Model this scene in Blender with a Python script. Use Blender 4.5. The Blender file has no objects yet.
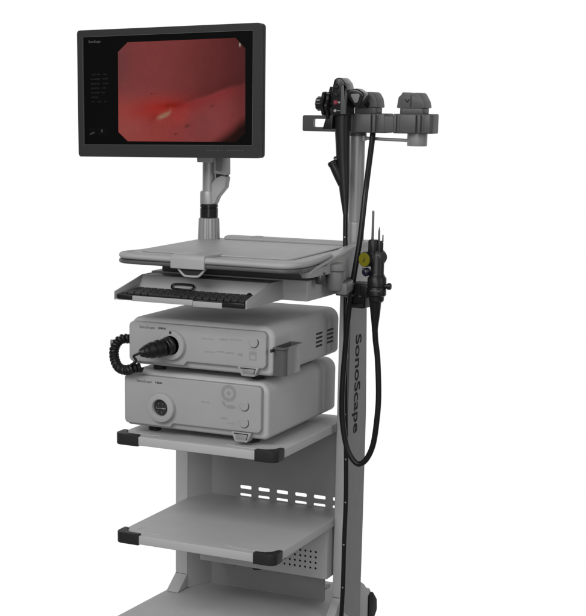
import bpy, bmesh, math, random
from mathutils import Vector, Matrix, geometry

random.seed(4)
SC = bpy.context.scene
COL = SC.collection
PI = math.pi

# ------------------------------------------------------------------ camera
cam = bpy.data.cameras.new('camera')
cam.sensor_fit = 'HORIZONTAL'
cam.sensor_width = 36.0
cam.lens = 1484.78 / 586.0 * 36.0
cam.shift_x = (293.0 - 230.0) / 586.0
cam.shift_y = (432.88 - 308.0) / 586.0
cam.clip_start, cam.clip_end = 0.05, 200.0
cam_ob = bpy.data.objects.new('camera', cam)
COL.objects.link(cam_ob)
_R = Vector((0.89671592, 0.44250924, 0.00928266))
_U = Vector((-0.10508935, 0.19249004, 0.97565558))
_F = Vector((-0.42994975, 0.87586140, -0.21911189))
m = Matrix.Identity(4)
for i in range(3):
    m[i][0], m[i][1], m[i][2] = _R[i], _U[i], -_F[i]
m.translation = (1.65589, -3.12183, 1.67455)
cam_ob.matrix_world = m
SC.camera = cam_ob

# ------------------------------------------------------------------ world: white studio sweep behind, dim studio in front
W = bpy.data.worlds.new('World')
SC.world = W
W.use_nodes = True
nt = W.node_tree
nt.nodes.clear()
tc = nt.nodes.new('ShaderNodeTexCoord')
dot = nt.nodes.new('ShaderNodeVectorMath'); dot.operation = 'DOT_PRODUCT'
dot.inputs[1].default_value = Vector((-0.42, 0.90, -0.08)).normalized()
mr = nt.nodes.new('ShaderNodeMapRange'); mr.interpolation_type = 'SMOOTHSTEP'
mr.inputs['From Min'].default_value = 0.36
mr.inputs['From Max'].default_value = 0.62
mr.inputs['To Min'].default_value = 0.0
mr.inputs['To Max'].default_value = 1.0
mx = nt.nodes.new('ShaderNodeMix'); mx.data_type = 'RGBA'
mx.inputs['A'].default_value = (0.18, 0.18, 0.18, 1)
mx.inputs['B'].default_value = (1.0, 1.0, 1.0, 1)
bg = nt.nodes.new('ShaderNodeBackground'); bg.inputs['Strength'].default_value = 1.0
wo = nt.nodes.new('ShaderNodeOutputWorld')
nt.links.new(tc.outputs['Generated'], dot.inputs[0])
nt.links.new(dot.outputs['Value'], mr.inputs['Value'])
nt.links.new(mr.outputs['Result'], mx.inputs['Factor'])
nt.links.new(mx.outputs['Result'], bg.inputs['Color'])
nt.links.new(bg.outputs['Background'], wo.inputs['Surface'])


def area(name, loc, target, sx, sy, power, col=(1, 1, 1)):
    l = bpy.data.lights.new(name, 'AREA')
    l.shape = 'RECTANGLE'; l.size = sx; l.size_y = sy; l.energy = power; l.color = col
    o = bpy.data.objects.new(name, l)
    COL.objects.link(o)
    o.location = loc
    o.rotation_euler = (Vector(target) - Vector(loc)).to_track_quat('-Z', 'Y').to_euler()
    return o


area('key_softbox', (-0.2, -3.4, 3.35), (0.0, 0.1, 1.0), 3.0, 1.5, 98)
area('fill_softbox', (1.6, -4.0, 1.9), (0.1, 0.2, 0.9), 1.6, 1.4, 34)
area('side_softbox', (3.4, -0.4, 2.4), (0.1, 0.3, 1.0), 1.4, 1.4, 17)

SC.view_settings.view_transform = 'Standard'
SC.view_settings.look = 'None'
SC.view_settings.exposure = 0.0
SC.view_settings.gamma = 1.0
SC.render.engine = 'CYCLES'
SC.cycles.max_bounces = 8


# ------------------------------------------------------------------ materials
def mat(name, col, rough=0.5, metal=0.0, bump=0.0, scale=400.0, var=0.06, spec=0.5, coat=0.0, trans=0.0, emit=None):
    M = bpy.data.materials.new(name)
    M.use_nodes = True
    t = M.node_tree
    p = t.nodes['Principled BSDF']
    p.inputs['Roughness'].default_value = rough
    p.inputs['Metallic'].default_value = metal
    p.inputs['Specular IOR Level'].default_value = spec
    p.inputs['Coat Weight'].default_value = coat
    p.inputs['Transmission Weight'].default_value = trans
    c = t.nodes.new('ShaderNodeTexCoord')
    n = t.nodes.new('ShaderNodeTexNoise')
    n.inputs['Scale'].default_value = 14.0; n.inputs['Detail'].default_value = 6.0
    t.links.new(c.outputs['Object'], n.inputs['Vector'])
    r = t.nodes.new('ShaderNodeMapRange')
    r.inputs['To Min'].default_value = 1 - var; r.inputs['To Max'].default_value = 1 + var
    t.links.new(n.outputs['Fac'], r.inputs['Value'])
    h = t.nodes.new('ShaderNodeHueSaturation')
    h.inputs['Color'].default_value = (*col, 1)
    t.links.new(r.outputs['Result'], h.inputs['Value'])
    t.links.new(h.outputs['Color'], p.inputs['Base Color'])
    r2 = t.nodes.new('ShaderNodeMapRange')
    r2.inputs['To Min'].default_value = max(0.02, rough - 0.07); r2.inputs['To Max'].default_value = min(1, rough + 0.07)
    n2 = t.nodes.new('ShaderNodeTexNoise')
    n2.inputs['Scale'].default_value = 33.0; n2.inputs['Detail'].default_value = 4.0
    t.links.new(c.outputs['Object'], n2.inputs['Vector'])
    t.links.new(n2.outputs['Fac'], r2.inputs['Value'])
    t.links.new(r2.outputs['Result'], p.inputs['Roughness'])
    if bump:
        n3 = t.nodes.new('ShaderNodeTexNoise')
        n3.inputs['Scale'].default_value = scale; n3.inputs['Detail'].default_value = 2.0
        t.links.new(c.outputs['Object'], n3.inputs['Vector'])
        b = t.nodes.new('ShaderNodeBump')
        b.inputs['Strength'].default_value = bump; b.inputs['Distance'].default_value = 0.0006
        t.links.new(n3.outputs['Fac'], b.inputs['Height'])
        t.links.new(b.outputs['Normal'], p.inputs['Normal'])
    if emit:
        p.inputs['Emission Color'].default_value = (*emit[0], 1)
        p.inputs['Emission Strength'].default_value = emit[1]
    return M


PAINT = mat('grey_powder_coat', (0.47, 0.47, 0.47), 0.58, bump=0.25, scale=900, spec=0.18)
PLASTIC = mat('grey_plastic', (0.39, 0.39, 0.39), 0.46, bump=0.15, scale=1200, spec=0.26)
HOUSING = mat('housing_paint', (0.47, 0.47, 0.47), 0.58, bump=0.2, scale=1000, spec=0.18)
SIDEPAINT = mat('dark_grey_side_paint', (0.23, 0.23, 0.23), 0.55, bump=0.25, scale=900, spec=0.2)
BACKSHADE = mat('shade_darkened_sheet_paint', (0.32, 0.32, 0.32), 0.6, bump=0.25, scale=900, spec=0.15)  # cart grey darkened: shade behind the shelves is put into this colour
PANEL = mat('front_panel_plastic', (0.365, 0.365, 0.365), 0.58, bump=0.1, scale=1200, spec=0.18)
DECAL = mat('grey_print', (0.07, 0.07, 0.07), 0.6, spec=0.1)
DECAL_MID = mat('mid_grey_print', (0.13, 0.13, 0.13), 0.6, spec=0.1)
DECAL_FAINT = mat('faint_grey_print', (0.295, 0.295, 0.295), 0.6, spec=0.15)
PRINT = mat('dark_print', (0.012, 0.012, 0.012), 0.7, spec=0.08)
RUBBER = mat('black_rubber', (0.024, 0.024, 0.025), 0.55, bump=0.2, scale=900, spec=0.2)
BUMPER = mat('matte_black_rubber', (0.011, 0.011, 0.011), 0.65, spec=0.12)
BLACK = mat('black_plastic', (0.010, 0.010, 0.010), 0.40, bump=0.12, scale=900, spec=0.32)
GLOSS = mat('glossy_black_plastic', (0.010, 0.010, 0.010), 0.22)
TUBE = mat('black_tube_sheath', (0.009, 0.009, 0.009), 0.36, spec=0.35)
BEZEL = mat('charcoal_bezel', (0.030, 0.030, 0.031), 0.55, bump=0.2, scale=900, spec=0.3)
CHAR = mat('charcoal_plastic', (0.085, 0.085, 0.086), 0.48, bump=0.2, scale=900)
METAL = mat('satin_aluminium', (0.34, 0.34, 0.34), 0.45, metal=0.35, var=0.03, spec=0.3)
DARKMETAL = mat('dark_metal', (0.10, 0.10, 0.10), 0.35, metal=0.7)
DARKGREY = mat('dark_grey_plastic', (0.038, 0.038, 0.039), 0.45, bump=0.2, scale=900, spec=0.35)
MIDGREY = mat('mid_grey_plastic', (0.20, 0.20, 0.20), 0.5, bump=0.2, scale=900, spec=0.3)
STEEL = mat('polished_steel', (0.6, 0.6, 0.6), 0.2, metal=1.0)
INNER = mat('dark_interior', (0.02, 0.02, 0.02), 0.7)
WHITE = mat('white_marking', (0.30, 0.30, 0.30), 0.5)
RED = mat('red_button_plastic', (0.22, 0.025, 0.045), 0.45)
YELLOW = mat('yellow_cap_plastic', (0.165, 0.150, 0.006), 0.55, spec=0.2, var=0.12)
NAVY = mat('navy_plastic', (0.010, 0.010, 0.028), 0.35)
SMOKE = mat('smoky_clear_plastic', (0.15, 0.15, 0.15), 0.22, trans=0.35)
KEY = mat('key_plastic', (0.030, 0.030, 0.031), 0.42)


# ------------------------------------------------------------------ mesh helpers
def rpoly(pts, seg=6):
    """polygon with rounded corners: points (x, y, r)"""
    out = []
    n = len(pts)
    for i in range(n):
        p = Vector(pts[i][:2]); r = pts[i][2] if len(pts[i]) > 2 else 0
        if r <= 0:
            out.append((p.x, p.y)); continue
        a = (Vector(pts[i - 1][:2]) - p).normalized(); b = (Vector(pts[(i + 1) % n][:2]) - p).normalized()
        ang = a.angle(b)
        d = r / math.tan(ang / 2)
        bis = (a + b).normalized()
        c = p + bis * (r / math.sin(ang / 2))
        s, e = p + a * d - c, p + b * d - c
        a0 = math.atan2(s.y, s.x); a1 = math.atan2(e.y, e.x)
        da = (a1 - a0 + PI) % (2 * PI) - PI
        for k in range(seg + 1):
            t = a0 + da * k / seg
            out.append((c.x + r * math.cos(t), c.y + r * math.sin(t)))
    return out


def rrect(x0, y0, x1, y1, r, seg=6):
    return rpoly([(x0, y0, r), (x1, y0, r), (x1, y1, r), (x0, y1, r)], seg)


def catmull(pts, sub=8):
    P = [Vector(p) for p in pts]
    if len(P) < 3:
        return P
    out = []
    for i in range(len(P) - 1):
        p0 = P[i - 1] if i else P[0] * 2 - P[1]
        p1, p2 = P[i], P[i + 1]
        p3 = P[i + 2] if i + 2 < len(P) else P[-1] * 2 - P[-2]
        for k in range(sub):
            t = k / sub
            out.append(0.5 * ((2 * p1) + (p2 - p0) * t + (2 * p0 - 5 * p1 + 4 * p2 - p3) * t * t + (3 * p1 - p0 - 3 * p2 + p3) * t ** 3))
    out.append(P[-1])
    return out


MAPS = {'XY': lambda u, v, w: (u, v, w), 'XZ': lambda u, v, w: (u, w, v), 'YZ': lambda u, v, w: (w, u, v)}


class MB:
    def __init__(s):
        s.bm = bmesh.new()

    def _merge(s, b):
        me = bpy.data.meshes.new('tmp'); b.to_mesh(me); b.free()
        s.bm.from_mesh(me); bpy.data.meshes.remove(me)

    def prism(s, poly, plane, a, b, bev=0.0, seg=2, ang=50):
        f = MAPS[plane]
        t = bmesh.new()
        A = [t.verts.new(f(u, v, a)) for u, v in poly]
        B = [t.verts.new(f(u, v, b)) for u, v in poly]
        t.faces.new(A); t.faces.new(list(reversed(B)))
        n = len(poly)
        for i in range(n):
            t.faces.new((A[i], B[i], B[(i + 1) % n], A[(i + 1) % n]))
        bmesh.ops.recalc_face_normals(t, faces=t.faces)
        if bev > 0:
            es = [e for e in t.edges if len(e.link_faces) == 2 and e.calc_face_angle(0) > math.radians(ang)]
            bmesh.ops.bevel(t, geom=es, offset=bev, segments=seg, affect='EDGES', profile=0.5, clamp_overlap=True)
        s._merge(t)
        return s

    def box(s, lo, hi, bev=0.0, seg=2):
        return s.prism([(lo[0], lo[1]), (hi[0], lo[1]), (hi[0], hi[1]), (lo[0], hi[1])], 'XY', lo[2], hi[2], bev, seg)

    def plate(s, outer, holes, plane, a, b):
        f = MAPS[plane]
        t = bmesh.new()
        loops = [outer] + holes
        tri = geometry.tessellate_polygon([[Vector((u, v, 0)) for u, v in l] for l in loops])
        flat = [p for l in loops for p in l]
        A = [t.verts.new(f(u, v, a)) for u, v in flat]
        B = [t.verts.new(f(u, v, b)) for u, v in flat]
        for x in tri:
            t.faces.new([A[i] for i in x]); t.faces.new([B[i] for i in reversed(x)])
        o = 0
        for l in loops:
            n = len(l)
            for i in range(n):
                j = (i + 1) % n
                t.faces.new((A[o + i], B[o + i], B[o + j], A[o + j]))
            o += n
        bmesh.ops.recalc_face_normals(t, faces=t.faces)
        s._merge(t)
        return s

    def lathe(s, prof, c, d=(0, 0, 1), n=32, sq=1.0, lobes=0, lobe=0.0):
        c = Vector(c); d = Vector(d).normalized()
        up = Vector((0, 0, 1)) if abs(d.z) < 0.9 else Vector((1, 0, 0))
        x = up.cross(d).normalized(); y = d.cross(x)
        t = bmesh.new()
        rings = []
        for r, h in prof:
            if r < 1e-6:
                rings.append([t.verts.new(c + d * h)])
            else:
                rg = []
                for k in range(n):
                    a = 2 * PI * k / n
                    rr = r * (1 + lobe * math.cos(lobes * a)) if lobes else r
                    rg.append(t.verts.new(c + d * h + x * rr * math.cos(a) + y * rr * sq * math.sin(a)))
                rings.append(rg)
        for A, B in zip(rings, rings[1:]):
            if len(A) == 1 and len(B) == 1:
                continue
            for k in range(n):
                l = (k + 1) % n
                if len(A) == 1:
                    t.faces.new((A[0], B[l], B[k]))
                elif len(B) == 1:
                    t.faces.new((A[k], A[l], B[0]))
                else:
                    t.faces.new((A[k], A[l], B[l], B[k]))
        if len(rings[0]) > 1: t.faces.new(list(reversed(rings[0])))
        if len(rings[-1]) > 1: t.faces.new(rings[-1])
        bmesh.ops.recalc_face_normals(t, faces=t.faces)
        s._merge(t)
        return s

    def cyl(s, c, r, h, d=(0, 0, 1), bev=0.0, n=32):
        if bev:
            return s.lathe([(r - bev, 0), (r - bev * .3, bev * .3), (r, bev), (r, h - bev), (r - bev * .3, h - bev * .3), (r - bev, h)], c, d, n)
        return s.lathe([(r, 0), (r, h)], c, d, n)

    def tube(s, pts, rad, n=14, sub=8, smooth=True):
        P = catmull(pts, sub) if smooth else [Vector(p) for p in pts]
        if isinstance(rad, (int, float)):
            R = [rad] * len(P)
        else:
            rr = catmull([(r, 0, 0) for r in rad], sub) if smooth else [Vector((r, 0, 0)) for r in rad]
            R = [v.x for v in rr]
        t = bmesh.new()
        rings = []
        prev = None
        for i, p in enumerate(P):
            d = (P[min(i + 1, len(P) - 1)] - P[max(i - 1, 0)]).normalized()
            if prev is None:
                a = Vector((0, 1, 0)) if abs(d.y) < 0.9 else Vector((1, 0, 0))
                x = (a - d * a.dot(d)).normalized()
            else:
                x = (prev - d * prev.dot(d)).normalized()
            prev = x
            y = d.cross(x)
            rings.append([t.verts.new(p + (x * math.cos(2 * PI * k / n) + y * math.sin(2 * PI * k / n)) * R[i]) for k in range(n)])
        for A, B in zip(rings, rings[1:]):
            for k in range(n):
                l = (k + 1) % n
                t.faces.new((A[k], A[l], B[l], B[k]))
        t.faces.new(list(reversed(rings[0]))); t.faces.new(rings[-1])
        bmesh.ops.recalc_face_normals(t, faces=t.faces)
        s._merge(t)
        return s

    def build(s, name, material, parent=None, off=None, ang=38):
        me = bpy.data.meshes.new(name)
        if off is None and parent is not None:
            off = root_of(parent)
        if off is not None:
            bmesh.ops.translate(s.bm, verts=s.bm.verts, vec=-Vector(off))
        s.bm.to_mesh(me); s.bm.free()
        for p in me.polygons: p.use_smooth = True
        me.set_sharp_from_angle(angle=math.radians(ang))
        me.materials.append(material)
        o = bpy.data.objects.new(name, me)
        COL.objects.link(o)
        if parent is not None: o.parent = parent
        return o


ORIG = {}


def root_of(o):
    while o.parent is not None: o = o.parent
    return ORIG.get(o.name, Vector((0, 0, 0)))


def thing(name, loc, label, cat, group=None):
    o = bpy.data.objects.new(name, None)
    o.empty_display_size = 0.05
    COL.objects.link(o)
    o.location = loc
    ORIG[o.name] = Vector(loc)
    o['label'] = label; o['category'] = cat
    if group: o['group'] = group
    return o


def text_mesh(name, txt, size, material, parent, M, ext=0.0004, bold=0.0, sx=1.0):
    c = bpy.data.curves.new(name, 'FONT')
    c.body = txt; c.size = size; c.extrude = ext; c.offset = bold
    c.align_x = 'LEFT'
    tmp = bpy.data.objects.new('tmp', c)
    COL.objects.link(tmp)
    bpy.context.view_layer.update()
    dg = bpy.context.evaluated_depsgraph_get()
    me = bpy.data.meshes.new_from_object(tmp.evaluated_get(dg))
    bpy.data.objects.remove(tmp)
    me.name = name
    off = root_of(parent)
    me.transform(Matrix.Translation(-Vector(off)) @ M @ Matrix.Diagonal((sx, 1, 1, 1)))
    me.materials.clear(); me.materials.append(material)
    o = bpy.data.objects.new(name, me)
    COL.objects.link(o); o.parent = parent
    return o


# ================================================================== THE CART
cart = thing('equipment_cart', (0.02, 0.25, 0.24), 'tall grey metal trolley with shelves, keyboard tray, side column and pole', 'cart')

# base with the two flared feet of the uprights
mb = MB()
mb.prism(rpoly([(-0.2680, -0.16, 0.02), (0.2640, -0.16, 0.02), (0.2620, 0.632, 0.012), (-0.2300, 0.632, 0.012)], 6), 'XY', 0.235, 0.337, 0.006)
base = mb.build('base', PAINT, cart)
MB().lathe([(0.0, 0.0), (0.028, 0.0), (0.030, 0.0010), (0.026, 0.0014), (0.0, 0.0014)], (0.145, 0.575, 0.337), (0, 0, 1), 28, 0.35).build('cable_grommet', CHAR, base)

# left upright: bent strip with slanted inner wall
mb = MB()
mb.prism([(0.39, 0.834), (0.39, 0.377), (0.334, 0.338), (0.53, 0.338), (0.53, 0.834)], 'YZ', -0.2345, -0.197, 0.0022)
left = mb.build('upright', PAINT, cart)
MB().prism([(-0.1965, 0.3925), (-0.160, 0.464), (-0.160, 0.476), (-0.1965, 0.476)], 'XY', 0.3375, 0.834).build('inner_wall', PAINT, left)
# small seam where the strip bends
MB().box((-0.2335, 0.3885, 0.3762), (-0.198, 0.3905, 0.3772)).build('seam', DECAL, left)

# right column with flared foot and gently leaning back edge
mb = MB()
mb.prism([(0.39, 1.225), (0.39, 0.380), (0.343, 0.338), (0.345, 0.25), (0.536, 0.25), (0.538, 0.58), (0.538, 0.86), (0.519, 1.17), (0.515, 1.225)], 'YZ', 0.2405, 0.2655, 0.003, 3)
column = mb.build('column', PAINT, cart)
MB().box((0.2425, 0.3885, 0.3792), (0.2625, 0.3905, 0.3802)).build('seam', DECAL, column)
# dark cable channel along the front edge of the column's side
MB().box((0.2650, 0.3935, 0.345), (0.2668, 0.4035, 1.19)).build('cable_channel', INNER, column)

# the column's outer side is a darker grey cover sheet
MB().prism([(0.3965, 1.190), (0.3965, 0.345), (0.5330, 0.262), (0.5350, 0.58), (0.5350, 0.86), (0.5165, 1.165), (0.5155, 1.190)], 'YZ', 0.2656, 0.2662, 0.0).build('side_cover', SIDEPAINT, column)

# brand lettering running down the column side
Mt = Matrix(((0, 0, 1, 0.2664), (0, 1, 0, 0.446), (-1, 0, 0, 1.082), (0, 0, 0, 1)))
brand = text_mesh('brand_lettering', 'SonoScape', 0.055, PRINT, column, Mt, 0.0004, 0.0007, 0.95)
xs = [v.co.z for v in brand.data.vertices]
span = max(xs) - min(xs)
top = max(xs)
for v in brand.data.vertices:
    v.co.z = top + (v.co.z - top) * 0.262 / span

# rear bumper arm behind the column
mb = MB()
mb.prism(rpoly([(0.5365, 0.384, 0), (0.566, 0.368, 0.02), (0.603, 0.336, 0.02), (0.622, 0.312, 0), (0.622, 0.238, 0), (0.5365, 0.238, 0)]), 'YZ', 0.205, 0.2650, 0.003)
bump_arm = mb.build('rear_arm', PAINT, cart)
MB().prism(rpoly([(0.598, 0.326, 0.004), (0.632, 0.326, 0.012), (0.664, 0.296, 0.012), (0.668, 0.262, 0.014), (0.640, 0.240, 0.01), (0.598, 0.240, 0.004)]), 'YZ', 0.190, 0.2680, 0.004, 3).build('bumper', BUMPER, bump_arm)

# back panel with two rows of slots
holes = []
for zc, hh in ((0.6285, 0.0050), (0.6065, 0.0040)):
    for k in range(6):
        x0 = -0.0715 + k * 0.0553
        x1 = min(x0 + 0.0345, 0.2395)
        holes.append(rrect(x0, zc - hh, x1, zc + hh, hh * 0.75, 4))
MB().plate([(-0.1598, 0.6005), (0.2403, 0.6005), (0.2403, 0.8335), (-0.1598, 0.8335)], holes, 'XZ', 0.4645, 0.4665).build('shade_toned_back_panel', BACKSHADE, cart)
MB().box((-0.1598, 0.4650, 0.3375), (0.188, 0.4680, 0.5775), 0.001).build('shade_toned_back_panel', BACKSHADE, cart)  # lower sheet stands in for the soft shadow beneath the power box


# shelves with rubber corner guards
def corner_guard(ztop, mirror):
    x0, x1 = (0.1895, 0.2475)
    P = rpoly([(x0, -0.0035, 0.002), (x1, -0.0035, 0.019), (x1, 0.047, 0.003), (x1 - 0.012, 0.047, 0.003), (x1 - 0.020, 0.026, 0.006), (x1 - 0.034, 0.014, 0.006), (x0, 0.012, 0.002)], 5)
    b = MB()
    b.prism(P, 'XY', ztop - 0.0245, ztop + 0.0045, 0.0022, 3, 60)
    if mirror:
        for v in b.bm.verts:
            v.co.x = 0.025 + (0.025 - v.co.x) - (0.0 if v.co.x > x1 - 0.035 else -0.010)
        bmesh.ops.reverse_faces(b.bm, faces=b.bm.faces)
    return b


for zt in (0.856, 0.600):
    b = MB()
    b.prism(rpoly([(-0.1945, 0.0, 0.018), (0.2440, 0.0, 0.018), (0.2440, 0.385, 0), (0.2402, 0.385, 0), (0.2402, 0.480, 0), (-0.1945, 0.480, 0)], 6), 'XY', zt - 0.0222, zt, 0.0022, 3)
    sh = b.build('shelf', PAINT, cart)
    corner_guard(zt, False).build('corner_guard', RUBBER, sh)
    corner_guard(zt, True).build('corner_guard', RUBBER, sh)
    g = MB()
    arc = [(0.10, 0.030, zt + 0.0002), (0.150, 0.0215, zt + 0.0002), (0.175, 0.024, zt + 0.0002), (0.186, 0.040, zt + 0.0002), (0.188, 0.055, zt + 0.0002)]
    g.tube(arc, 0.0009, 8, 6)
    g.build('embossed_line', PAINT, sh); g = MB()
    g.tube([(-0.165, 0.052, zt + 0.0002), (-0.155, 0.075, zt + 0.0002), (-0.148, 0.082, zt + 0.0002)], 0.0010, 8, 5)
    g.build('embossed_line', PAINT, sh); g = MB()
    g.tube([(-0.150, 0.034, zt + 0.0002), (-0.115, 0.030, zt + 0.0002), (-0.085, 0.033, zt + 0.0002)], 0.0009, 8, 5)
    g.build('embossed_line', PAINT, sh)

# power box slung under the lower shelf, perforated at the right
holes = []
for r_, zc in enumerate((0.4925, 0.4775, 0.4625, 0.5075)):
    for k in range(9):
        xc = 0.083 + k * 0.0150
        holes.append([(xc + 0.0032 * math.cos(2 * PI * q / 10), zc + 0.0032 * math.sin(2 * PI * q / 10)) for q in range(10)])
b = MB()
b.plate([(-0.142, 0.4365), (0.2355, 0.4365), (0.2355, 0.5772), (-0.142, 0.5772)], holes, 'XZ', 0.3600, 0.3618)
pbox = b.build('power_box', PAINT, cart)
MB().box((-0.1405, 0.375, 0.438), (0.2340, 0.448, 0.5772)).build('shade_core', INNER, pbox)  # dark block: the shade behind the holes is put into its colour
b = MB()
b.box((0.2341, 0.3619, 0.4365), (0.2356, 0.450, 0.5772)); b.box((-0.142, 0.3619, 0.4365), (-0.1406, 0.450, 0.5772)); b.box((-0.1404, 0.3619, 0.4365), (0.2340, 0.450, 0.4379))
b.build('box_wall', PAINT, pbox)
MB().lathe([(0.026, 0), (0.028, -0.004), (0.022, -0.010), (0.0, -0.010)], (0.02, 0.395, 0.4365), (0, 0, 1), 28, 0.6).build('cable_gland', INNER, pbox)
MB().lathe([(0.012, 0), (0.013, -0.003), (0.008, -0.008), (0.0, -0.008)], (-0.045, 0.385, 0.4365), (0, 0, 1), 24, 0.7).build('cable_gland', INNER, pbox)

# pole for the scope hanger
b = MB()
b.cyl((0.250, 0.460, 1.20), 0.0192, 0.402, n=40)
pole = b.build('pole', METAL, cart)
MB().lathe([(0.0225, 1.305), (0.0225, 1.366), (0.0215, 1.372), (0.0196, 1.374)], (0.250, 0.460, 0), n=96, lobes=12, lobe=0.020).build('pole_collar', METAL, pole)

# ------------------------------------------------------------------ table top
b = MB()
top_poly = rpoly([(-0.195, 0.012, 0.050), (0.285, 0.012, 0.030), (0.262, 0.515, 0.02), (-0.203, 0.515, 0.03)], 10)
b.prism(top_poly, 'XY', 1.284, 1.3065, 0.0065, 4, 60)
tt = b.build('tabletop', PLASTIC, cart)
b = MB()
b.prism(rpoly([(-0.170, 0.072, 0.030), (0.245, 0.072, 0.030), (0.235, 0.440, 0.02), (-0.165, 0.430, 0.03)], 8), 'XY', 1.3062, 1.3105, 0.0035, 3, 60)
b.build('work_mat', PLASTIC, tt)
# raised rear rim with a shallow dimple
b = MB()
b.prism(rpoly([(-0.128, 0.462, 0.012), (0.250, 0.462, 0.006), (0.250, 0.512, 0.006), (-0.140, 0.512, 0.02)], 6), 'XY', 1.3060, 1.3170, 0.005, 3, 60)
rim = b.build('rear_rim', PLASTIC, tt)
MB().lathe([(0.022, 0), (0.022, 0.0012), (0.019, 0.0018), (0.017, 0.0006), (0.0, 0.0002)], (-0.040, 0.486, 1.3168), (0, 0, 1), 30, 0.75).build('dimple', PLASTIC, rim)
# front grab rail, left and right of the centre bracket
def rail(pts, rad):
    b = MB(); b.tube(pts, rad, 18, 8)
    for v in b.bm.verts: v.co.z = 1.3020 + (v.co.z - 1.2935) * 0.74
    return b
rail([(-0.1930, 0.485, 1.2885), (-0.1920, 0.300, 1.2890), (-0.1910, 0.150, 1.2905), (-0.1890, 0.060, 1.2930), (-0.1800, 0.020, 1.2945), (-0.155, 0.003, 1.2945), (-0.09, 0.000, 1.2940), (-0.02, 0.000, 1.2935)], [0.0070, 0.0075, 0.0085, 0.0105, 0.0115, 0.0115, 0.0115, 0.0115]).build('front_rail', PLASTIC, tt)
rail([(0.055, 0.000, 1.2935), (0.13, 0.000, 1.2930), (0.22, 0.000, 1.2925), (0.258, 0.005, 1.2925), (0.277, 0.030, 1.2925), (0.281, 0.080, 1.2920), (0.279, 0.140, 1.2930), (0.276, 0.230, 1.3000)], [0.0115, 0.0115, 0.0115, 0.0115, 0.0112, 0.0108, 0.0100, 0.0080]).build('front_rail', PLASTIC, tt)
b = MB()
b.prism([(-0.120, 1.2735), (0.250, 1.2735), (0.256, 1.2838), (-0.130, 1.2838)], 'XZ', 0.120, 0.46, 0.002)
b.build('underside_pan', CHAR, tt)
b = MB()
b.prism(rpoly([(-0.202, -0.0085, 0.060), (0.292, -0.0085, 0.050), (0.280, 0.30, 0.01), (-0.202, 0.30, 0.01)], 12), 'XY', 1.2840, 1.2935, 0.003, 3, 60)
b.build('shade_lip', CHAR, tt)  # dark strip colours in the shade on the underside of the rail
b = MB()
b.prism(rpoly([(-0.0145, 1.2815, 0.002), (-0.0145, 1.3155, 0.0115), (0.085, 1.3130, 0.004), (0.085, 1.306, 0), (0.004, 1.304, 0.004), (0.002, 1.2815, 0)], 6), 'YZ', -0.0320, 0.0580, 0.0015)
b.build('centre_bracket', PLASTIC, tt)
b = MB()
b.tube([(-0.018, -0.004, 1.2830), (-0.010, -0.004, 1.2740), (-0.002, -0.004, 1.2665), (0.006, -0.004, 1.2638), (0.034, -0.004, 1.2640), (0.042, -0.004, 1.2675), (0.050, -0.004, 1.2755), (0.056, -0.004, 1.2830)], 0.0030, 10, 4)
lat = b.build('latch_loop', PLASTIC, tt)
MB().prism([(-0.014, 1.2835), (0.000, 1.2650), (0.038, 1.2655), (0.052, 1.2835)], 'XZ', -0.0030, 0.0060, 0.0015).build('latch_dark_fill', INNER, lat)  # dark plate filling the inside of the loop

# right-hand skirt that sweeps up to the column
b = MB()
b.prism(rpoly([(0.075, 1.2800, 0.004), (0.115, 1.2890, 0.02), (0.25, 1.3055, 0.06), (0.40, 1.3215, 0.01), (0.505, 1.3230, 0.006), (0.519, 1.180, 0), (0.40, 1.180, 0.01), (0.330, 1.196, 0.02), (0.255, 1.262, 0.02), (0.12, 1.264, 0.01), (0.08, 1.266, 0.004)], 6), 'YZ', 0.2662, 0.2840, 0.0035, 3, 45)
skirt = b.build('side_skirt', PLASTIC, cart)
b = MB()
b.prism(rpoly([(0.080, 1.2805, 0.002), (0.115, 1.2892, 0.02), (0.25, 1.3060, 0.06), (0.40, 1.3225, 0.01), (0.500, 1.3235, 0.002), (0.500, 1.3150, 0), (0.40, 1.3140, 0.01), (0.25, 1.2975, 0.06), (0.115, 1.2812, 0.02), (0.08, 1.2725, 0.002)], 6), 'YZ', 0.2610, 0.2885, 0.003, 3, 45)
b.build('skirt_rim', PLASTIC, skirt)
# cap over the column head
MB().prism(rpoly([(0.2415, 0.395, 0.005), (0.2660, 0.395, 0.0), (0.2660, 0.515, 0.0), (0.2300, 0.515, 0.005), (0.2300, 0.42, 0.005)]), 'XY', 1.226, 1.3070, 0.002).build('column_head', PLASTIC, cart)

# cylindrical accessory socket under the right edge
b = MB()
b.lathe([(0.0175, 1.222), (0.0205, 1.226), (0.0205, 1.268), (0.019, 1.270)], (0.288, 0.240, 0), n=32)
sock = b.build('accessory_socket', MIDGREY, cart)
MB().lathe([(0.0, 1.288), (0.017, 1.288), (0.0245, 1.286), (0.0262, 1.278), (0.0255, 1.271), (0.022, 1.2695)], (0.290, 0.240, 0), n=32).build('socket_cap', MIDGREY, sock)
b = MB()
b.prism(rpoly([(0.292, 0.236, 0.003), (0.320, 0.236, 0.004), (0.300, 0.330, 0.004), (0.285, 0.330, 0.003)]), 'XY', 1.212, 1.240, 0.003)
b.build('socket_arm', MIDGREY, sock)
MB().cyl((0.276, 0.175, 1.243), 0.012, 0.028, bev=0.002).build('lock_screw', DARKMETAL, sock)

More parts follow.
